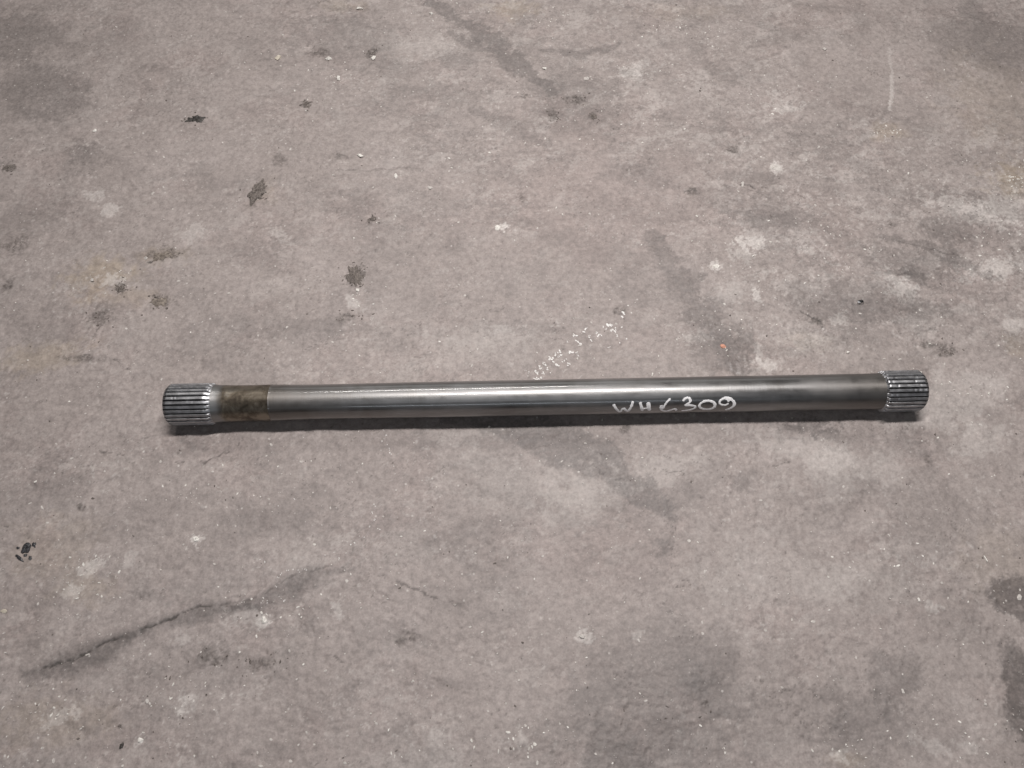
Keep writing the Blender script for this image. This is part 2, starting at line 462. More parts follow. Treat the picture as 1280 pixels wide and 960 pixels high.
# short dark wrinkles in the skin
wr = 1 - np.abs(unit(fbm(X * 0.8 + Y * 0.3, Y * 1.3, 30, 4, 185, 0.6))) / 0.26
wrm = sstep(0.90, 0.99, wr) * sstep(0.36, 0.5, unit(fbm(X, Y, 16, 3, 189, 0.6)))
Hf = Hf - 0.0008 * wrm
crack_m = np.maximum(crack_m, 0.5 * wrm.ravel())
Hh = Hf.ravel()
# wet film where oil still stands
wet = np.maximum(soft(blob(X, Y, 1268, 745, 24, 20) + 0.25 * wob, .8, 1.0), 0.8 * soft(blob(X, Y, 1285, 880, 26, 46) + 0.25 * wob, .85, 1.0))
wet = np.maximum(wet, 0.5 * soft(blob(X, Y, 920, 458, 12, 18) + 0.4 * wob, .6, 1.0))

me = bpy.data.meshes.new('concrete_floor')
nv = nx * ny
co = np.empty((nv, 3), np.float32)
co[:, 0], co[:, 1], co[:, 2] = fx, fy, Hh
idx = np.arange(nv).reshape(ny, nx)
quads = np.stack([idx[:-1, :-1], idx[:-1, 1:], idx[1:, 1:], idx[1:, :-1]], -1).reshape(-1, 4).astype(np.int32)
nf = len(quads)
me.vertices.add(nv)
me.vertices.foreach_set('co', co.ravel())
me.loops.add(nf * 4)
me.loops.foreach_set('vertex_index', quads.ravel())
me.polygons.add(nf)
me.polygons.foreach_set('loop_start', np.arange(0, nf * 4, 4, dtype=np.int32))
me.polygons.foreach_set('use_smooth', np.ones(nf, bool))
for nm, arr in (('oil', oil), ('pale', pale), ('ochre', ochre), ('rosy', rosy), ('scab', scab_f), ('crack', crack_m), ('wet', wet)):
    a = me.attributes.new(nm, 'FLOAT', 'POINT')
    a.data.foreach_set('value', arr.ravel().astype(np.float32))
me.update()
me.validate()
floor = bpy.data.objects.new('floor', me)
C.objects.link(floor)
floor['kind'] = 'structure'
floor['label'] = 'worn grey concrete workshop floor with oil stains and cracks'

m, nt, b = mat('worn_concrete')
oc = objco(nt)
base = ramp(nt, noise(nt, oc, 9, 6, 0.62, 0.6), [(0.25, (0.266, 0.232, 0.219)), (0.5, (0.298, 0.261, 0.247)), (0.75, (0.328, 0.289, 0.275))])
fine = ramp(nt, noise(nt, oc, 130, 5, 0.65), [(0.28, 0.76), (0.5, 1.0), (0.72, 1.20)])
base = mixc(nt, 1.0, base, fine, 'MULTIPLY')
base = mixc(nt, 1.0, base, ramp(nt, noise(nt, oc, 420, 3, 0.6), [(0.3, 0.90), (0.5, 1.0), (0.7, 1.10)]), 'MULTIPLY')
mid = ramp(nt, noise(nt, oc, 42, 6, 0.68, 0.8), [(0.32, 0.91), (0.5, 1.0), (0.66, 1.07)])
base = mixc(nt, 1.0, base, mid, 'MULTIPLY')
base = mixc(nt, attr(nt, 'rosy'), base, mixc(nt, 1.0, base, (1.005, 0.955, 0.95), 'MULTIPLY'))
base = mixc(nt, attr(nt, 'ochre'), base, mixc(nt, 1.0, base, (1.03, 0.985, 0.84), 'MULTIPLY'))
edge = noise(nt, oc, 260, 4, 0.65)
pal = math_(nt, 'MULTIPLY', attr(nt, 'pale'), ramp(nt, edge, [(0.3, 0.55), (0.7, 1.25)]))
base = mixc(nt, pal, base, (0.58, 0.545, 0.52))
oilm = math_(nt, 'MULTIPLY', attr(nt, 'oil'), ramp(nt, edge, [(0.3, 1.15), (0.7, 0.8)]))
base = mixc(nt, oilm, base, (0.105, 0.094, 0.090))
sca = math_(nt, 'MULTIPLY', attr(nt, 'scab'), ramp(nt, edge, [(0.35, 1.0), (0.65, 0.55)]))
base = mixc(nt, sca, base, (0.060, 0.051, 0.045))
base = mixc(nt, attr(nt, 'crack'), base, (0.045, 0.040, 0.037))
# tiny mineral grains
vor = nd(nt, 'ShaderNodeTexVoronoi')
vor.inputs['Scale'].default_value = 95
lk(nt, oc, vor.inputs['Vector'])
grain = ramp(nt, vor.outputs['Distance'], [(0.06, 1.0), (0.16, 0.0)])
sel = nd(nt, 'ShaderNodeSeparateColor')
lk(nt, vor.outputs['Color'], sel.inputs[0])
gsel = math_(nt, 'MULTIPLY', grain, ramp(nt, sel.outputs[0], [(0.80, 0.0), (0.95, 0.6)]))
base = mixc(nt, gsel, base, (0.62, 0.59, 0.56))
lk(nt, base, b.inputs['Base Color'])
ro = math_(nt, 'SUBTRACT', math_(nt, 'SUBTRACT', ramp(nt, mid, [(0.0, 0.72), (1.0, 0.62)]), math_(nt, 'MULTIPLY', oilm, 0.16)), math_(nt, 'MULTIPLY', attr(nt, 'wet'), 0.36), True)
lk(nt, ro, b.inputs['Roughness'])
b.inputs['Specular IOR Level'].default_value = 0.35
hgt = math_(nt, 'ADD', math_(nt, 'MULTIPLY', noise(nt, oc, 330, 4, 0.65), 0.5), noise(nt, oc, 95, 5, 0.6))
lk(nt, bump(nt, hgt, 0.55, 0.0016), b.inputs['Normal'])
me.materials.append(m)

# ground height for things that lie on the slab
def hz(x, y):
    xa, ya = np.array([x]), np.array([y])
    i = int(np.clip(np.searchsorted(gx, x), 1, nx - 1))
    j = int(np.clip(np.searchsorted(gy, y), 1, ny - 1))
    tx = (x - gx[i - 1]) / (gx[i] - gx[i - 1])
    ty = (y - gy[j - 1]) / (gy[j] - gy[j - 1])
    Z = Hh.reshape(ny, nx)
    return float((Z[j - 1, i - 1] * (1 - tx) + Z[j - 1, i] * tx) * (1 - ty) + (Z[j, i - 1] * (1 - tx) + Z[j, i] * tx) * ty)

# ------------------------------------------------------------------ steel materials
def steel_common(nt, b, aniso):
    tg = nd(nt, 'ShaderNodeTangent', direction_type='RADIAL', axis='X')
    lk(nt, tg.outputs[0], b.inputs['Tangent'])
    b.inputs['Metallic'].default_value = 1.0
    b.inputs['Anisotropic'].default_value = aniso
    b.inputs['Anisotropic Rotation'].default_value = 0.25

def stretched(nt, sx, sy, sz):
    mp = nd(nt, 'ShaderNodeMapping')
    mp.inputs['Scale'].default_value = (sx, sy, sz)
    lk(nt, objco(nt), mp.inputs['Vector'])
    return mp.outputs[0]

m_turned, nt, b = mat('turned_steel')
steel_common(nt, b, 0.35)
oc = objco(nt)
st = noise(nt, stretched(nt, 10, 90, 90), 1.0, 5, 0.6)
blot = noise(nt, oc, 26, 5, 0.62, 0.5)
ring = noise(nt, stretched(nt, 420, 6, 6), 1.0, 3, 0.6)
col = ramp(nt, blot, [(0.3, (0.17, 0.166, 0.161)), (0.5, (0.225, 0.223, 0.222)), (0.7, (0.275, 0.275, 0.276))])
col = mixc(nt, 1.0, col, ramp(nt, st, [(0.3, 0.72), (0.6, 1.08)]), 'MULTIPLY')
# brown storage film towards the ends of the turned length
sp = nd(nt, 'ShaderNodeSeparateXYZ')
lk(nt, oc, sp.inputs[0])
filmx = ramp(nt, math_(nt, 'ADD', math_(nt, 'MULTIPLY', sp.outputs[0], 1.0), math_(nt, 'ADD', math_(nt, 'MULTIPLY', blot, 0.16), 0.42)), [(0.12, 0.75), (0.30, 0.0), (0.78, 0.0), (0.92, 0.55)])
col = mixc(nt, filmx, col, (0.13, 0.112, 0.095))
lk(nt, col, b.inputs['Base Color'])
lk(nt, ramp(nt, sp.outputs[0], [(0.12, 1.0), (0.42, 0.35)]), b.inputs['Coat Weight'])
lk(nt, ramp(nt, sp.outputs[0], [(0.0, 0.10), (0.35, 0.22)]), b.inputs['Coat Roughness'])
rr = math_(nt, 'ADD', ramp(nt, st, [(0.3, 0.36), (0.7, 0.46)]), ramp(nt, blot, [(0.4, 0.0), (0.65, 0.14)]))
rr = math_(nt, 'ADD', rr, math_(nt, 'MULTIPLY', filmx, 0.12))
lk(nt, rr, b.inputs['Roughness'])
lk(nt, bump(nt, math_(nt, 'ADD', ring, math_(nt, 'MULTIPLY', st, 0.7)), 0.16, 0.0007), b.inputs['Normal'])

m_rust, nt, b = mat('brown_oxidised_steel')
oc = objco(nt)
n1 = noise(nt, oc, 60, 5, 0.65, 0.4)
n2 = noise(nt, oc, 24, 4, 0.6)
col = ramp(nt, n1, [(0.32, (0.060, 0.049, 0.039)), (0.47, (0.14, 0.118, 0.091)), (0.62, (0.27, 0.236, 0.19))])
bare = ramp(nt, math_(nt, 'ADD', math_(nt, 'MULTIPLY', n2, 0.7), math_(nt, 'MULTIPLY', n1, 0.3)), [(0.60, 0.0), (0.74, 0.5)])
sp = nd(nt, 'ShaderNodeSeparateXYZ')
lk(nt, oc, sp.inputs[0])
RUB0 = nd(nt, 'ShaderNodeValue')       # station of the inner end of the teeth; the neck beside it is rubbed bare
RUB0.label = 'rub_start'
away = math_(nt, 'SUBTRACT', sp.outputs[0], RUB0.outputs[0])
rubbed = ramp(nt, math_(nt, 'ADD', math_(nt, 'MULTIPLY', away, 28.0), math_(nt, 'MULTIPLY', n2, 0.5)), [(0.50, 1.0), (0.72, 0.0)])
bare = math_(nt, 'MAXIMUM', bare, rubbed)
col = mixc(nt, bare, col, (0.26, 0.258, 0.255))
lk(nt, col, b.inputs['Base Color'])
b.inputs['Metallic'].default_value = 0.95
lk(nt, ramp(nt, n1, [(0.3, 0.44), (0.7, 0.36)]), b.inputs['Roughness'])
lk(nt, bump(nt, n1, 0.25, 0.0008), b.inputs['Normal'])
rub_node = RUB0

m_spline, nt, b = mat('worn_spline_steel')
oc = objco(nt)
n1 = noise(nt, oc, 120, 4, 0.6)
n2 = noise(nt, stretched(nt, 40, 260, 260), 1.0, 4, 0.6)
col = ramp(nt, n1, [(0.3, (0.28, 0.28, 0.29)), (0.55, (0.43, 0.435, 0.45)), (0.75, (0.58, 0.585, 0.60))])
rad = attr(nt, 'groove')      # oily dirt packed in the tooth roots
col = mixc(nt, math_(nt, 'MULTIPLY', rad, ramp(nt, n1, [(0.3, 0.95), (0.7, 0.70)])), col, (0.035, 0.033, 0.032))
lk(nt, col, b.inputs['Base Color'])
b.inputs['Metallic'].default_value = 1.0
lk(nt, math_(nt, 'ADD', ramp(nt, n2, [(0.3, 0.38), (0.7, 0.54)]), math_(nt, 'MULTIPLY', rad, 0.10)), b.inputs['Roughness'])
lk(nt, bump(nt, math_(nt, 'ADD', n1, n2), 0.3, 0.0006), b.inputs['Normal'])

m_end, nt, b = mat('sawn_end_steel')
lk(nt, ramp(nt, noise(nt, objco(nt), 150, 4), [(0.3, (0.12, 0.11, 0.10)), (0.7, (0.28, 0.27, 0.26))]), b.inputs['Base Color'])
b.inputs['Metallic'].default_value = 0.8
b.inputs['Roughness'].default_value = 0.5

m_paint, nt, b = mat('white_marker_paint')
oc = objco(nt)
lk(nt, ramp(nt, noise(nt, oc, 420, 4, 0.6), [(0.30, (0.46, 0.46, 0.48)), (0.42, (0.78, 0.785, 0.80)), (0.62, (0.90, 0.90, 0.91))]), b.inputs['Base Color'])
b.inputs['Roughness'].default_value = 0.6

# ------------------------------------------------------------------ the shaft
RT, RB = 0.0255, 0.0228               # spline tip radius, body radius
PL = ground_at(213, 506.0, RT)
PR = ground_at(1149, 488.2, RT)
ax = PR - PL
LEN = ax.length
mid = (PL + PR) / 2
ang = math.atan2(ax.y, ax.x)
dirx = Vector((math.cos(ang), math.sin(ang), 0))
# rest the two splines on the slab: lower each end until the highest grain under its teeth carries it
def rest(s0, s1):
    return max(hz(*(mid + dirx * s)[:2]) for s in np.linspace(s0, s1, 14))
zl = rest(-LEN / 2, -LEN / 2 + 0.065)
zr = rest(LEN / 2 - 0.058, LEN / 2)
tilt = math.atan2(zr - zl, LEN - 0.06)
shaft = bpy.data.objects.new('axle_shaft', None)
C.objects.link(shaft)
shaft.location = (mid.x, mid.y, (zl + zr) / 2 - 0.0002)
shaft.rotation_euler = (0, -tilt, ang)
shaft.empty_display_size = 0.05
shaft['label'] = 'long steel axle shaft with splined ends and white handwritten number lying on concrete floor'
shaft['category'] = 'axle shaft'

def lathe(name, xs, rs, material, nseg=128, caps=(False, False)):
    xs = np.asarray(xs)
    V, F = [], []
    for x_, r_ in zip(xs, rs):
        for k in range(nseg):
            t = 2 * math.pi * k / nseg
            V.append((x_, r_ * math.cos(t), r_ * math.sin(t)))
    for i in range(len(xs) - 1):
        for k in range(nseg):
            k2 = (k + 1) % nseg
            F.append((i * nseg + k, i * nseg + k2, (i + 1) * nseg + k2, (i + 1) * nseg + k)[::-1])
    if caps[0]:
        F.append(tuple(range(nseg)))
    if caps[1]:
        F.append(tuple(reversed([(len(xs) - 1) * nseg + k for k in range(nseg)])))
    me = bpy.data.meshes.new(name)
    me.from_pydata(V, [], F)
    me.polygons.foreach_set('use_smooth', [len(p.vertices) == 4 for p in me.polygons])
    me.update()
    me.materials.append(material)
    o = bpy.data.objects.new(name, me)
    C.objects.link(o)
    o.parent = shaft
    o.location = (0, 0, RT)
    return o

h2 = LEN / 2
k_px = LEN / 936.0
def sx(u):                         # photograph column to a station along the shaft
    return (u - 213) * k_px - h2 if u < 640 else (u - 213) * k_px - h2
X_SL = sx(270)      # inner end of left teeth
X_NK = sx(283)      # neck to oxidised band
X_RU = sx(340)      # oxidised band to turned length
X_SR = sx(1098)     # inner end of right teeth

def spline_part(name, x_out, x_in, teeth, roll, seed, runout, body_r):
    """toothed end: flat-topped teeth, chamfered outside, running out towards the body"""
    per = 16
    nseg = teeth * per
    L = abs(x_in - x_out)
    sg = 1 if x_in > x_out else -1
    ss = np.concatenate([[0, 0.0008, 0.002, 0.0035, 0.005], np.linspace(0.007, L - 0.012, 34), np.linspace(L - 0.011, L, 14)])
    rs = np.random.RandomState(seed)
    V, G = [], []
    root = RB + 0.0001
    ph = (np.arange(nseg) % per) / per
    # tooth: crest 0..0.42, flank, root, flank
    crest = np.clip((0.42 - np.abs(ph - 0.5)) / 0.13, 0, 1)
    tid = np.arange(nseg) // per
    wear = 1 - 0.16 * rs.rand(teeth)
    nick = [[(rs.uniform(0.003, L - 0.003), rs.uniform(0.0006, 0.0022), rs.uniform(0.15, 0.7)) for _ in range(rs.randint(0, 4))] for _ in range(teeth)]
    inend = L - runout * (0.35 + 0.65 * rs.rand(teeth))
    for s in ss:
        dep = np.ones(nseg)
        tipcut = np.zeros(nseg)
        for t in range(teeth):
            for (ns, nw, nd_) in nick[t]:
                tipcut[tid == t] += nd_ * 0.0007 * math.exp(-((s - ns) / nw) ** 2)
        fade = sstep(0.0, 1.0, (s - inend[tid]) / np.maximum(L - inend[tid] + 0.0005, 1e-4))
        rtip = root + (RT - root) * wear[tid] - tipcut
        cham = 0.0026 * max(0.0, 1 - s / 0.0036) ** 1.3
        rtip = rtip - cham
        rroot = np.full(nseg, root - 0.0008) - 0.6 * cham
        r_ = rroot + (np.maximum(rtip, rroot) - rroot) * crest
        # at the inner end the roots come up and the crests come down to the neck
        r_ = r_ * (1 - fade) + body_r * fade
        for k in range(nseg):
            a = roll + 2 * math.pi * k / nseg
            V.append((x_out + sg * s, r_[k] * math.cos(a), r_[k] * math.sin(a)))
        G.append((1 - sstep(0.1, 0.7, crest)) * (1 - 0.9 * fade))
    F = []
    for i in range(len(ss) - 1):
        for k in range(nseg):
            k2 = (k + 1) % nseg
            q = (i * nseg + k, i * nseg + k2, (i + 1) * nseg + k2, (i + 1) * nseg + k)
            F.append(q[::-1] if sg > 0 else q)
    me = bpy.data.meshes.new(name)
    me.from_pydata(V, [], F)
    me.polygons.foreach_set('use_smooth', [True] * len(F))
    a = me.attributes.new('groove', 'FLOAT', 'POINT')
    a.data.foreach_set('value', np.concatenate(G).astype(np.float32))
    me.update()
    try:
        me.set_sharp_from_angle(angle=R(32))
    except Exception:
        pass
    me.materials.append(m_spline)
    o = bpy.data.objects.new(name, me)
    C.objects.link(o)
    o.parent = shaft
    o.location = (0, 0, RT)
    # end face
    rf = root - 0.0028
    xo = x_out
    cap = lathe('end_face', [xo - sg * 0.0, xo + sg * 0.0006, xo + sg * 0.0007, xo + sg * 0.0007], [rf + 0.0026, rf, 0.004, 0.0004], m_end, 96)
    cap.parent = o
    cap.location = (0, 0, 0)
    return o

spL = spline_part('splined_end', -h2, X_SL, 28, 0.05, 3, 0.010, 0.0234)
spL['label'] = 'splined end beside the brown oxidised band'
spR = spline_part('splined_end', h2, X_SR, 28, 0.11, 5, 0.005, 0.0223)
spR['label'] = 'splined end with burred inner edge near the handwriting'
n = 14
xs = np.linspace(X_SL, X_NK, n)
tt = (xs - X_SL) / (X_NK - X_SL)
lathe('neck', xs, 0.0234 - 0.0010 * np.sin(tt * np.pi / 2), m_rust)
xs = np.linspace(X_NK, X_RU, 12)
tt = (xs - X_NK) / (X_RU - X_NK)
band = lathe('oxidised_band', xs, 0.0224 - 0.0005 * np.sin(tt * np.pi) - 0.0001 * tt, m_rust)
rub_node.outputs[0].default_value = X_SL
band['label'] = 'brown oxidised unmachined band'
xs = np.concatenate([[X_RU, X_RU + 0.0004], np.linspace(X_RU + 0.002, X_RU + 0.16, 30), np.linspace(X_RU + 0.17, X_SR - 0.03, 40), np.linspace(X_SR - 0.028, X_SR, 10)])
prof_u = [340, 355, 375, 400, 430, 470, 560, 860, 1000, 1060, 1085, 1098]
prof_r = [0.0224, 0.0220, 0.0215, 0.0213, 0.0214, 0.0217, 0.0221, 0.0221, 0.0220, 0.0220, 0.0221, 0.0224]
rs = np.interp(xs, [sx(u) for u in prof_u], prof_r)
for _ in range(2):
    rs[1:-1] = (rs[:-2] + 2 * rs[1:-1] + rs[2:]) / 4
rs = list(rs)
rs[0] = 0.02245
body = lathe('turned_body', xs, rs, m_turned, 160)
body_x, body_r = np.array(xs), np.array(rs)

# ---- handwriting: strokes of white paint laid on the turned surface
shaft_mw = Matrix.Translation(shaft.location) @ shaft.rotation_euler.to_matrix().to_4x4() @ Matrix.Translation((0, 0, RT))
inv = shaft_mw.inverted()
def on_shaft(u, v):
    o = inv @ CAM
    d = inv.to_3x3() @ ray(u, v)
    r_ = 0.0232
    for _ in range(4):
        A = d.y * d.y + d.z * d.z
        B = 2 * (o.y * d.y + o.z * d.z)
        Cc = o.y * o.y + o.z * o.z - r_ * r_
        disc = B * B - 4 * A * Cc
        t = (-B - math.sqrt(max(disc, 0))) / (2 * A)
        p = o + d * t
        r_ = float(np.interp(p.x, body_x, body_r))
    return p.x, math.atan2(p.z, p.y), r_

def chaikin(pts, it=2):
    for _ in range(it):
        q = [pts[0]]
        for a, b_ in zip(pts[:-1], pts[1:]):
            q.append((a[0] * .75 + b_[0] * .25, a[1] * .75 + b_[1] * .25))
            q.append((a[0] * .25 + b_[0] * .75, a[1] * .25 + b_[1] * .75))
        q.append(pts[-1])
        pts = q
    return pts

def character(strokes, seed):
    rs_ = np.random.RandomState(seed)
    V, F = [], []
    for pts, wd in strokes:
        pts = chaikin(pts, 2)
        loc = []
        for (a, b_) in pts:
            x_, th, r_ = on_shaft(755 + a / 7.314, 485 + b_ / 7.314)
            loc.append((x_, th * r_, r_))
        n_ = len(loc)
        start = len(V)
        for i in range(n_):
            p0 = loc[max(0, i - 1)]
            p1 = loc[min(n_ - 1, i + 1)]
            dx, dy = p1[0] - p0[0], p1[1] - p0[1]
            L = math.hypot(dx, dy) + 1e-9
            endt = min(1.0, 0.55 + 0.45 * min(i, n_ - 1 - i) / 2.0)
            hw = wd * 0.00112 * 0.5 * endt * rs_.uniform(0.72, 1.18)
            nxv, nyv = -dy / L * hw, dx / L * hw
            for f in (-1, -0.5, 0, 0.5, 1):
                xx = loc[i][0] + nxv * f
                aa = (loc[i][1] + nyv * f) / loc[i][2]
                rr_ = float(np.interp(xx, body_x, body_r)) + (0.00025 if abs(f) < 1 else 0.00006)
                V.append((xx, rr_ * math.cos(aa), rr_ * math.sin(aa)))
        for i in range(n_ - 1):
            for f in range(4):
                a = start + i * 5 + f
                F.append((a, a + 1, a + 6, a + 5))
    me = bpy.data.meshes.new('painted_character')
    me.from_pydata(V, [], F)
    me.polygons.foreach_set('use_smooth', [True] * len(F))
    me.update()
    me.materials.append(m_paint)
    o = bpy.data.objects.new('painted_character', me)
    C.objects.link(o)
    o.parent = shaft
    o.location = (0, 0, RT)
    return o

CH = [
    ('W', [([(86, 148), (104, 180), (130, 212), (152, 218), (172, 186), (188, 190), (206, 213), (228, 206), (250, 170), (265, 120)], 3.0)]),
    ('H', [([(330, 128), (340, 165), (352, 208)], 3.6), ([(404, 128), (408, 165), (416, 206)], 3.9), ([(345, 190), (375, 186), (412, 182)], 2.2)]),
    ('6', [([(608, 96), (582, 120), (558, 150), (538, 190)], 2.3), ([(514, 172), (524, 203), (560, 213), (600, 206), (640, 190), (666, 196), (654, 209)], 2.5), ([(522, 156), (530, 198)], 3.4)]),
    ('3', [([(722, 120), (738, 96), (768, 86), (792, 102), (786, 132), (752, 152), (738, 160), (790, 157), (842, 167), (828, 186), (780, 202), (708, 208)], 2.7)]),
    ('0', [([(958, 116), (920, 118), (880, 140), (868, 168), (890, 188), (940, 196), (990, 190), (1018, 165), (1012, 138), (985, 120), (940, 114)], 2.8), ([(1000, 128), (1018, 150), (1004, 184)], 3.0)]),
    ('9', [([(1140, 140), (1112, 158), (1072, 154), (1052, 134), (1066, 108), (1102, 90), (1132, 104), (1142, 126)], 2.5), ([(1098, 88), (1150, 94), (1190, 124), (1194, 156), (1160, 186), (1108, 200)], 3.2)]),
]
for i, (chn, st_) in enumerate(CH):
    o = character(st_, 20 + i)
    o['label'] = 'white handwritten character ' + chn

# ------------------------------------------------------------------ loose dirt and chips on the slab
def simple_mat(name, c0, c1, rough, scale, spec=0.4, metal=0.0, bm=0.3):
    m_, nt_, b_ = mat(name)
    oc_ = objco(nt_)
    nn = noise(nt_, oc_, scale, 5, 0.65)
    lk(nt_, ramp(nt_, nn, [(0.3, c0), (0.7, c1)]), b_.inputs['Base Color'])
    b_.inputs['Roughness'].default_value = rough
    b_.inputs['Metallic'].default_value = metal
    b_.inputs['Specular IOR Level'].default_value = spec
    lk(nt_, bump(nt_, nn, bm, 0.001), b_.inputs['Normal'])
    return m_
m_clod = simple_mat('dark_trodden_dirt', (0.03, 0.025, 0.022), (0.24, 0.21, 0.19), 0.85, 420)
m_blackc = simple_mat('black_oily_dirt', (0.016, 0.014, 0.013), (0.075, 0.068, 0.062), 0.6, 320)
m_brown = simple_mat('brown_dry_dirt', (0.09, 0.075, 0.062), (0.30, 0.26, 0.225), 0.9, 260)
m_chip = simple_mat('white_mortar', (0.52, 0.50, 0.46), (0.80, 0.78, 0.74), 0.7, 260)
m_pchip = simple_mat('pale_mortar', (0.40, 0.375, 0.35), (0.60, 0.57, 0.54), 0.8, 200)
m_ychip = simple_mat('yellowish_grit', (0.40, 0.36, 0.29), (0.62, 0.57, 0.49), 0.8, 260)
m_orange = simple_mat('orange_plastic', (0.52, 0.24, 0.16), (0.66, 0.36, 0.27), 0.5, 200)
m_foil = simple_mat('crumpled_foil', (0.62, 0.62, 0.63), (0.86, 0.86, 0.86), 0.22, 150, 0.5, 1.0, 0.1)
m_black = simple_mat('black_rubber', (0.016, 0.016, 0.018), (0.06, 0.06, 0.065), 0.32, 120, 0.5)
m_splat = simple_mat('white_paint_drops', (0.62, 0.61, 0.59), (0.86, 0.85, 0.83), 0.55, 500)

def lump_mesh(name, ru, rv, hgt, seed, rough=0.5, rings=9, seg=44, freq=260):
    """irregular low mound with ragged rim, units metres; rim dips just under the slab"""
    rs_ = np.random.RandomState(seed)
    o1, o2 = rs_.uniform(0, 50, 2)
    V, F = [], []
    for i in range(rings + 1):
        t = i / rings
        for k in range(seg):
            a = 2 * math.pi * k / seg
            rimn = 1 + 0.75 * float(fbm(np.array([math.cos(a) * 1.3 + o1]), np.array([math.sin(a) * 1.3 + o2]), 1.2, 5, 201, 0.72)[0])
            r_ = t * rimn
            x_, y_ = r_ * math.cos(a) * ru, r_ * math.sin(a) * rv
            nz = float(fbm(np.array([x_ + o1]), np.array([y_ + o2]), freq, 3, 211, 0.7)[0])
            z_ = hgt * ((1 - t ** 2.2) * (0.75 + rough * nz * 1.4)) - (0.0012 if i == rings else 0)
            V.append((x_, y_, z_))
    for i in range(rings):
        for k in range(seg):
            k2 = (k + 1) % seg
            F.append((i * seg + k, (i + 1) * seg + k, (i + 1) * seg + k2, i * seg + k2))
    me_ = bpy.data.meshes.new(name)
    me_.from_pydata(V, [], F)
    me_.update()
    return me_

def place(name, label, cat, u, v, ru, rv, hgt, mat_, seed, rot=0.0, rough=0.5, group=None, freq=260, smooth=True, rings=10, seg=44):
    p = ground_at(u, v)
    k = (CAM - p).length / PXF
    ky = k / math.cos(math.atan2(p.y - CAM.y, CAM.z))
    me_ = lump_mesh(name, ru * k, rv * ky, hgt, seed, rough, rings, seg, freq)
    if smooth:
        me_.polygons.foreach_set('use_smooth', [True] * len(me_.polygons))
    me_.materials.append(mat_)
    o = bpy.data.objects.new(name, me_)
    C.objects.link(o)
    o.location = (p.x, p.y, hz(p.x, p.y))
    o.rotation_euler = (0, 0, R(rot))
    o['label'] = label
    o['category'] = cat
    if group:
        o['group'] = group
    return o

GD = 'dirt clods stuck to the slab'
place('dirt_clod', 'flat black dirt clod, highest of the dark clods, upper left', 'dirt clod', 245, 149, 11, 4.0, 0.0032, m_blackc, 1, 8, 0.9, GD)
place('dirt_clod', 'crumbly dark dirt clod directly below the flat black clod, upper left', 'dirt clod', 322, 240, 8, 12, 0.0024, m_clod, 2, -18, 1.1, GD)
place('dirt_clod', 'squarish dark dirt clod above the left half of the shaft', 'dirt clod', 443, 346, 10, 11, 0.0024, m_clod, 3, 28, 1.0, GD)
place('dirt_clod', 'ridged brown dirt clod with dark crease at the far left, highest of the brown group', 'dirt clod', 207, 319, 15, 4.5, 0.0018, m_brown, 4, 8, 1.2, GD)
place('dirt_clod', 'small dark dirt clod in the yellowish patch on the left', 'dirt clod', 151, 361, 9, 5, 0.0024, m_clod, 5, -25, 1.1, GD)
place('dirt_clod', 'brown dirt clod just right of the yellowish patch, above the left spline', 'dirt clod', 200, 377, 11, 5, 0.0018, m_brown, 6, 0, 1.2, GD)
place('dirt_clod', 'small dark dirt clod at the left edge of the picture', 'dirt clod', 11, 210, 8, 4, 0.0024, m_clod, 7, 5, 1.0, GD)
place('dirt_clod', 'small dark dirt crumb between the flat black clod and the white chips', 'dirt clod', 383, 132, 6, 4, 0.002, m_clod, 8, 0, 1.0, GD)
place('dirt_clod', 'dark dirt crumb above the middle of the shaft in the reddish area', 'dirt clod', 742, 146, 5, 3, 0.002, m_clod, 9, 0, 1.0, GD)
place('dirt_clod', 'dark dirt crumb below the flat black clod, right of the crumbly clod', 'dirt clod', 465, 275, 6, 3, 0.002, m_clod, 10, 35, 1.0, GD)
# broken black rubber flake, left edge
rub = bpy.data.objects.new('rubber_scrap', None)
C.objects.link(rub)
p = ground_at(33, 685)
rub.location = (p.x, p.y, hz(p.x, p.y))
rub['label'] = 'torn shiny black rubber scrap in pieces near the left edge'
rub['category'] = 'rubber scrap'
for i, (du, dv, ru, rv, rt) in enumerate([(0, 0, 5, 8, -15), (-10, 0, 2.2, 1.6, 0), (-9, 12, 7, 2, -28), (5, 13, 2.2, 3, 20), (10, -4, 2.4, 3.4, 10), (-1, 9, 2.4, 2, 0)]):
    q = ground_at(33 + du, 685 + dv)
    k = (CAM - q).length / PXF
    me_ = lump_mesh('rubber_piece', ru * k, rv * k, 0.0035 if i == 0 else 0.002, 60 + i, 0.5, 5, 14, 200)
    me_.materials.append(m_black)
    o = bpy.data.objects.new('rubber_piece', me_)
    C.objects.link(o)
    o.parent = rub
    o.location = (q.x - p.x, q.y - p.y, hz(q.x, q.y) - rub.location.z)
    o.rotation_euler = (0, 0, R(rt))

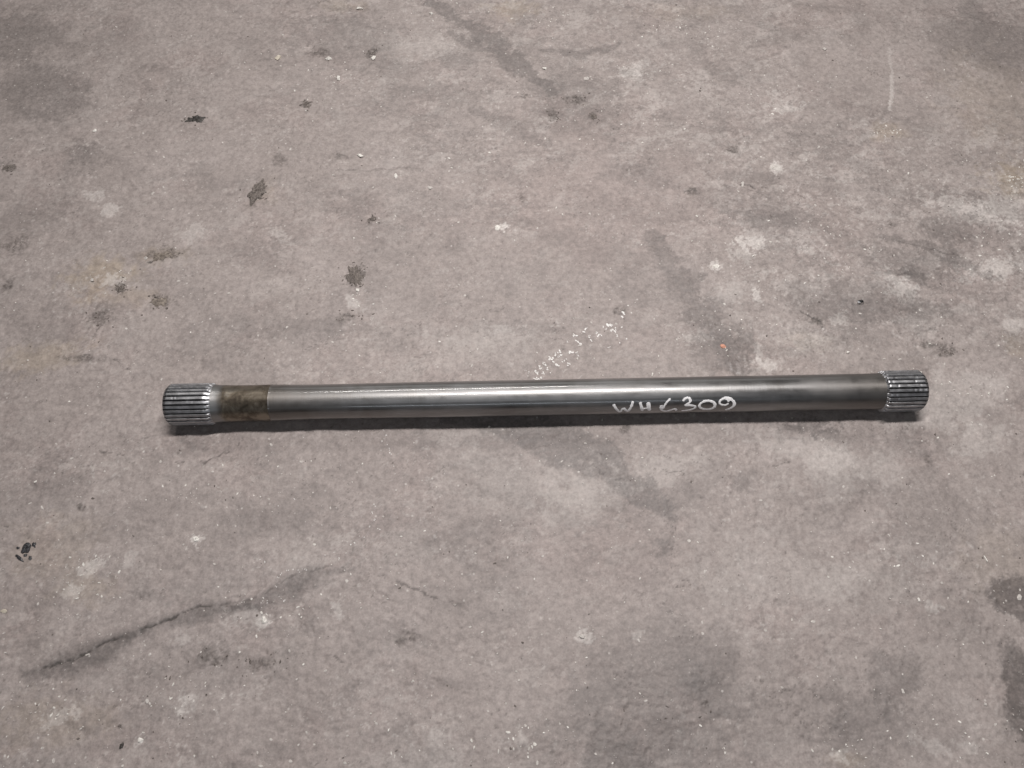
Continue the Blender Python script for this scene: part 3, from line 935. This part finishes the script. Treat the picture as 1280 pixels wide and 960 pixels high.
GC = 'pale chips lying on the slab'
CHIPS = [
    (120, 164, 3.6, 2.6, 0.004, m_chip, 'white stone chip alone at upper left, left of the flat black clod'),
    (450, 12, 4.5, 2.6, 0.005, m_chip, 'white stone chip close to the top edge, left of centre'),
    (348, 73, 5.0, 4.0, 0.004, m_ychip, 'yellowish stone chip at upper left, leftmost of a row of three'),
    (411, 74, 4.2, 3.6, 0.005, m_chip, 'white stone chip in the middle of a row of three, upper left'),
    (468, 73, 4.2, 3.2, 0.005, m_chip, 'white stone chip with dark dirt above it, rightmost of a row of three'),
    (424, 99, 3.6, 3.4, 0.004, m_chip, 'crumbled white mortar chip below the row of three, upper left'),
    (450, 195, 4.6, 2.8, 0.004, m_chip, 'bright white chip above the left half of the shaft'),
    (537, 234, 3.6, 2.6, 0.003, m_pchip, 'pale round chip above the left half of the shaft, right of the bright white chip'),
    (495, 220, 2.6, 3.4, 0.003, m_chip, 'tiny white chip between the bright white chip and the pale round chip'),
    (539, 17, 3.0, 2.4, 0.004, m_chip, 'small white chip near the top edge beside the dark oil streak'),
    (969, 209, 8.5, 5.0, 0.0022, m_pchip, 'largest pale flat chip, upper right above the shaft'),
    (733, 99, 4.4, 2.6, 0.003, m_pchip, 'pale oval chip near the top, right of the dark oil streak'),
    (681, 86, 3.6, 2.6, 0.003, m_chip, 'white chip on the dark oil streak near the top'),
    (448, 363, 3.0, 3.4, 0.003, m_chip, 'white crumb right below the squarish dark clod'),
    (622, 285, 4.0, 3.6, 0.0016, m_chip, 'white splash chip above the middle of the shaft'),
    (245, 674, 4.4, 3.6, 0.002, m_chip, 'white chip below the left spline'),
    (330, 775, 3.6, 5.0, 0.0022, m_chip, 'white pointed chip just below the long dark crack'),
    (176, 926, 3.2, 3.4, 0.003, m_chip, 'white chip near the bottom edge, lower left'),
    (640 + 175 / 2, 480 + 632 / 2, 4.0, 3.4, 0.003, m_pchip, 'pale chip below the middle of the shaft, lower half of the floor'),
    (6, 764, 4.0, 2.0, 0.003, m_ychip, 'yellowish chip at the left edge, lower half'),
    (1275, 748, 3.4, 3.2, 0.004, m_pchip, 'pale chip on the wet dark oil patch at the right edge'),
    (1232, 699, 1.6, 3.6, 0.003, m_chip, 'thin white sliver above the wet oil patch, right side'),
    (1060, 440, 3.0, 1.6, 0.003, m_chip, 'white chip just above the right spline'),
    (1030, 62, 3.0, 2.0, 0.003, m_pchip, 'pale crumb left of the pale scratch, upper right'),
    (928, 230, 2.2, 4.0, 0.004, m_pchip, 'pale chip with dark hollow beside it, below the largest pale chip'),
    (116, 350, 3.2, 2.6, 0.003, m_pchip, 'grey chip left of the yellowish patch'),
    (182, 322, 3.4, 2.6, 0.003, m_pchip, 'pale chip at the left end of the ridged brown clod'),
    (895, 333, 5.0, 2.4, 0.002, m_chip, 'white flat chip right of the oil band, above the handwriting'),
]
def angular(o, ru, rv, h_, seed, n_=13):
    import bmesh
    rs_ = np.random.RandomState(seed)
    bm = bmesh.new()
    for _ in range(n_):
        a_ = rs_.uniform(0, 2 * math.pi)
        q = rs_.uniform(0.35, 1.15)
        bm.verts.new((ru * q * math.cos(a_), rv * q * math.sin(a_), rs_.uniform(-0.35, 1.0) * h_ * (1.15 - 0.6 * q)))
    bmesh.ops.convex_hull(bm, input=bm.verts)
    for v_ in [v_ for v_ in bm.verts if not v_.link_faces]:
        bm.verts.remove(v_)
    mt = o.data.materials[0]
    me_ = bpy.data.meshes.new(o.name)
    bm.to_mesh(me_)
    bm.free()
    me_.materials.append(mt)
    old = o.data
    o.data = me_
    bpy.data.meshes.remove(old)
for i, (u, v, ru, rv, h_, mm, lab) in enumerate(CHIPS):
    o = place('stone_chip', lab, 'stone chip', u, v, ru, rv, h_, mm, 300 + i, (i * 47) % 40 - 20, 0.6, GC, 180, False, 5, 12)
    if h_ > 0.0025:
        kk = (CAM - o.location).length / PXF
        angular(o, ru * kk * 0.95, rv * kk * 1.15, h_, 500 + i)
place('plastic_chip', 'small orange plastic chip on the dark oil band above the shaft', 'plastic chip', 904, 433, 4.6, 3.0, 0.003, m_orange, 400, -20, 0.4, None, 150, False, 5, 12)
foil = place('foil_scrap', 'small shiny crumpled foil scrap above the right part of the shaft', 'foil scrap', 1075, 378, 6.0, 3.6, 0.006, m_foil, 401, 10, 1.2, None, 300, False, 6, 14)
angular(foil, 0.0065, 0.004, 0.006, 77, 18)
place('pebble', 'small black pebble near the bottom edge, lower left', 'pebble', 152, 932, 2.6, 3.4, 0.003, m_blackc, 402, 0, 0.4, None, 150, True, 5, 12)

# ---- many tiny flakes in one mesh
def flakes(name, label, pts, mat_, kind=None, cat=None, hmin=0.0004, hmax=0.0012, seed=0):
    """pts: (x, y, half length, half width, angle) in metres; each a small ragged raised flake"""
    rs_ = np.random.RandomState(seed)
    V, F = [], []
    for (x_, y_, a_, b_, th) in pts:
        z_ = hz(x_, y_)
        h_ = rs_.uniform(hmin, hmax)
        n_ = 6
        s0 = len(V)
        c_, s_ = math.cos(th), math.sin(th)
        for lvl, sc_ in ((-0.0006, 1.0), (h_, 0.7)):
            for k in range(n_):
                t = 2 * math.pi * (k + 0.3 * rs_.rand()) / n_
                q = sc_ * rs_.uniform(0.7, 1.2)
                lx, ly = a_ * q * math.cos(t), b_ * q * math.sin(t)
                V.append((x_ + lx * c_ - ly * s_, y_ + lx * s_ + ly * c_, z_ + lvl * (1 if lvl < 0 else rs_.uniform(0.6, 1.3))))
        for k in range(n_):
            k2 = (k + 1) % n_
            F.append((s0 + k, s0 + k2, s0 + n_ + k2, s0 + n_ + k))
        F.append(tuple(s0 + n_ + k for k in range(n_)))
    me_ = bpy.data.meshes.new(name)
    me_.from_pydata(V, [], F)
    me_.update()
    me_.materials.append(mat_)
    o = bpy.data.objects.new(name, me_)
    C.objects.link(o)
    o['label'] = label
    if kind:
        o['kind'] = kind
    if cat:
        o['category'] = cat
    return o

def trail(lst, seed, jit=2.2, per=3, size=(0.5, 1.5), th0=None):
    rs_ = np.random.RandomState(seed)
    out = []
    for (u, v, s) in lst:
        for _ in range(per):
            p_ = ground_at(u + rs_.normal(0, jit * s), v + rs_.normal(0, jit * s * 0.8))
            a_ = rs_.uniform(*size) * 0.001 * s
            th = rs_.uniform(0, 3.14) if th0 is None else th0 + rs_.normal(0, 0.5)
            out.append((p_.x, p_.y, a_ * 1.35, a_ * 0.8, th))
    return out
def z1(a, b_):
    return (620 + a / 5.333, 380 + b_ / 5.333)
T1 = [(*z1(a, b_), s) for a, b_, s in [(195, 445, .7), (215, 455, .7), (260, 445, 1), (275, 455, 1.3), (290, 415, 1.3), (297, 428, 1), (315, 395, .8), (330, 405, 1), (345, 428, 1), (362, 455, .8), (315, 460, 1), (265, 490, 1.1),
      (285, 500, 1.2), (300, 490, .9), (355, 355, 1), (365, 370, 1.2), (380, 388, 1), (402, 405, 1.6), (400, 335, 1), (420, 320, 1.2), (430, 340, 1), (420, 352, .7), (462, 375, 1.3), (478, 402, 1.1), (500, 320, 1.4), (515, 318, 1.1),
      (535, 325, .7), (546, 345, .6), (478, 250, .8), (525, 215, 1.7), (548, 255, 1.2), (562, 264, 1), (592, 182, 1.2), (600, 160, .7), (628, 215, 1), (638, 240, 1), (672, 188, 1), (685, 208, 1.3), (698, 208, .9), (712, 150, .8), (735, 165, .7),
      (752, 145, 2.0), (765, 138, 1.2), (770, 180, 1.2), (795, 185, 1), (800, 160, .8), (806, 212, 1), (820, 262, .7), (872, 235, .9), (755, 288, .8), (855, 55, 1.6), (905, 57, .8), (840, 155, .7)]]
flakes('paint_spatter', 'streak of white paint spatter just above the middle of the shaft', trail(T1, 1, 1.0, 3, (0.8, 1.6), -0.9), m_splat, 'stuff', None, 0.0002, 0.0006, 1)
T2 = [(480, 538, .8), (483, 545, .9), (480, 548, .5), (484, 556, .7), (487, 561, .8), (489, 567, .9), (477, 552, .5), (492, 582, .6), (494, 592, .5), (470, 632, 1), (465, 640, .8), (468, 650, .8), (474, 660, .9), (463, 658, 1.),
      (455, 672, .7), (440, 680, 1.1), (432, 692, .9), (424, 698, 1.), (418, 690, .7), (405, 694, .7), (347, 632, .8), (368, 624, .8)]
flakes('paint_spatter', 'dotted trail of tiny white paint drops running down below the shaft', trail(T2, 2, 1.1, 2, (0.6, 1.2), -1.0), m_splat, 'stuff', None, 0.0002, 0.0005, 2)
T3 = [(347, 722, .9), (352, 718, .8), (360, 714, 1.), (366, 712, .9), (374, 714, .8), (382, 713, .9), (332, 702, 1.), (324, 700, .8), (345, 733, .8), (334, 752, 1.), (355, 750, .9), (349, 746, .6), (380, 712, .6)]
flakes('paint_spatter', 'short row of white drops along the upper end of the long dark crack', trail(T3, 3, 1.1, 2, (0.6, 1.2), 1.2), m_splat, 'stuff', None, 0.0002, 0.0006, 3)
T4 = [(115, 706, 1.2), (118, 700, 1.2), (110, 714, 1.), (122, 698, .8), (88, 735, 1.2), (95, 740, 1.1), (85, 728, .8), (140, 730, .9), (145, 722, .7), (133, 720, .7), (80, 770, .9), (72, 773, .8), (205, 737, .9), (203, 745, .6), (175, 750, .6)]
flakes('paint_spatter', 'cluster of yellowish white scuffs at lower left above the long crack', trail(T4, 4, 2.0, 4, (0.5, 1.2), 0.9), m_pchip, 'stuff', None, 0.0002, 0.0006, 4)

def scatter(nn, seed, smin, smax, dens=None):
    rs_ = np.random.RandomState(seed)
    out = []
    while len(out) < nn:
        u, v = rs_.uniform(-20, 1300), rs_.uniform(-20, 980)
        p_ = ground_at(u, v)
        dd = float(fbm(np.array([p_.x]), np.array([p_.y]), 6, 3, 231 + seed)[0])
        if rs_.rand() > 0.25 + 0.9 * max(0, dd + 0.1) and dens is None:
            continue
        lp = inv @ Vector((p_.x, p_.y, 0))
        if abs(lp.x) < h2 + 0.004 and abs(lp.y) < 0.018:
            continue
        a_ = smin + (smax - smin) * rs_.rand() ** 4
        out.append((p_.x, p_.y, a_ * rs_.uniform(0.9, 1.6), a_ * rs_.uniform(0.6, 1.0), rs_.uniform(0, 3.14)))
    return out
grit = scatter(1500, 11, 0.0005, 0.0017)
_r = np.random.RandomState(5)
for (u, v, ru, rv, n_) in [(860, 40, 60, 20, 34), (690, 25, 50, 14, 22), (800, 92, 40, 18, 20), (970, 120, 70, 30, 34), (1000, 300, 110, 50, 60), (1110, 165, 18, 8, 16), (1262, 225, 24, 22, 40), (1180, 480, 70, 30, 30), (424, 100, 16, 10, 14),
                           (560, 205, 60, 22, 14), (360, 90, 40, 20, 10), (100, 722, 50, 34, 36), (330, 765, 60, 24, 34), (230, 870, 70, 30, 30), (720, 165, 90, 30, 24), (1240, 310, 40, 40, 40), (445, 372, 8, 8, 10), (60, 890, 50, 30, 20), (640, 930, 60, 20, 14),
                           (1060, 935, 40, 18, 16), (820, 480, 60, 40, 12), (905, 415, 30, 30, 22), (150, 345, 24, 14, 14), (1100, 700, 100, 60, 24), (240, 620, 70, 30, 12)]:
    for _ in range(n_):
        p_ = ground_at(u + _r.normal(0, 0.55) * ru, v + _r.normal(0, 0.55) * rv)
        lp = inv @ Vector((p_.x, p_.y, 0))
        if abs(lp.x) < h2 + 0.004 and abs(lp.y) < 0.02:
            continue
        a_ = 0.0006 + 0.0015 * _r.rand() ** 2
        grit.append((p_.x, p_.y, a_ * _r.uniform(1, 1.8), a_ * _r.uniform(0.5, 1.0), _r.uniform(0, 3.14)))
flakes('white_grit', 'tiny white grit scattered all over the floor', grit, m_chip, 'stuff', None, 0.0003, 0.0010, 11)
flakes('pale_grit', 'tiny pale grey flakes scattered all over the floor', scatter(1300, 12, 0.0006, 0.0024), m_pchip, 'stuff', None, 0.0002, 0.0007, 12)
crumbs = scatter(450, 13, 0.0005, 0.0018)
_r = np.random.RandomState(99)
for (u, v, ru, rv, n_) in [(245, 149, 14, 6, 16), (322, 240, 12, 15, 22), (444, 346, 14, 15, 24), (207, 319, 24, 8, 18), (151, 361, 14, 9, 16), (200, 377, 16, 9, 14), (383, 132, 9, 6, 10), (11, 210, 12, 6, 8), (465, 275, 9, 6, 8),
                           (720, 125, 24, 10, 16), (690, 145, 16, 8, 12), (125, 400, 18, 12, 10), (437, 395, 20, 8, 12), (742, 146, 9, 6, 8), (300, 830, 60, 20, 26), (1180, 436, 18, 9, 10), (468, 66, 12, 6, 10), (850, 900, 60, 30, 10)]:
    for _ in range(n_):
        p_ = ground_at(u + _r.normal(0, 0.6) * ru, v + _r.normal(0, 0.6) * rv)
        a_ = _r.uniform(0.0006, 0.0019)
        crumbs.append((p_.x, p_.y, a_ * _r.uniform(1, 1.8), a_ * _r.uniform(0.5, 1.0), _r.uniform(0, 3.14)))
flakes('dark_grit', 'tiny dark crumbs scattered all over the floor', crumbs, m_clod, 'stuff', None, 0.0003, 0.0011, 13)
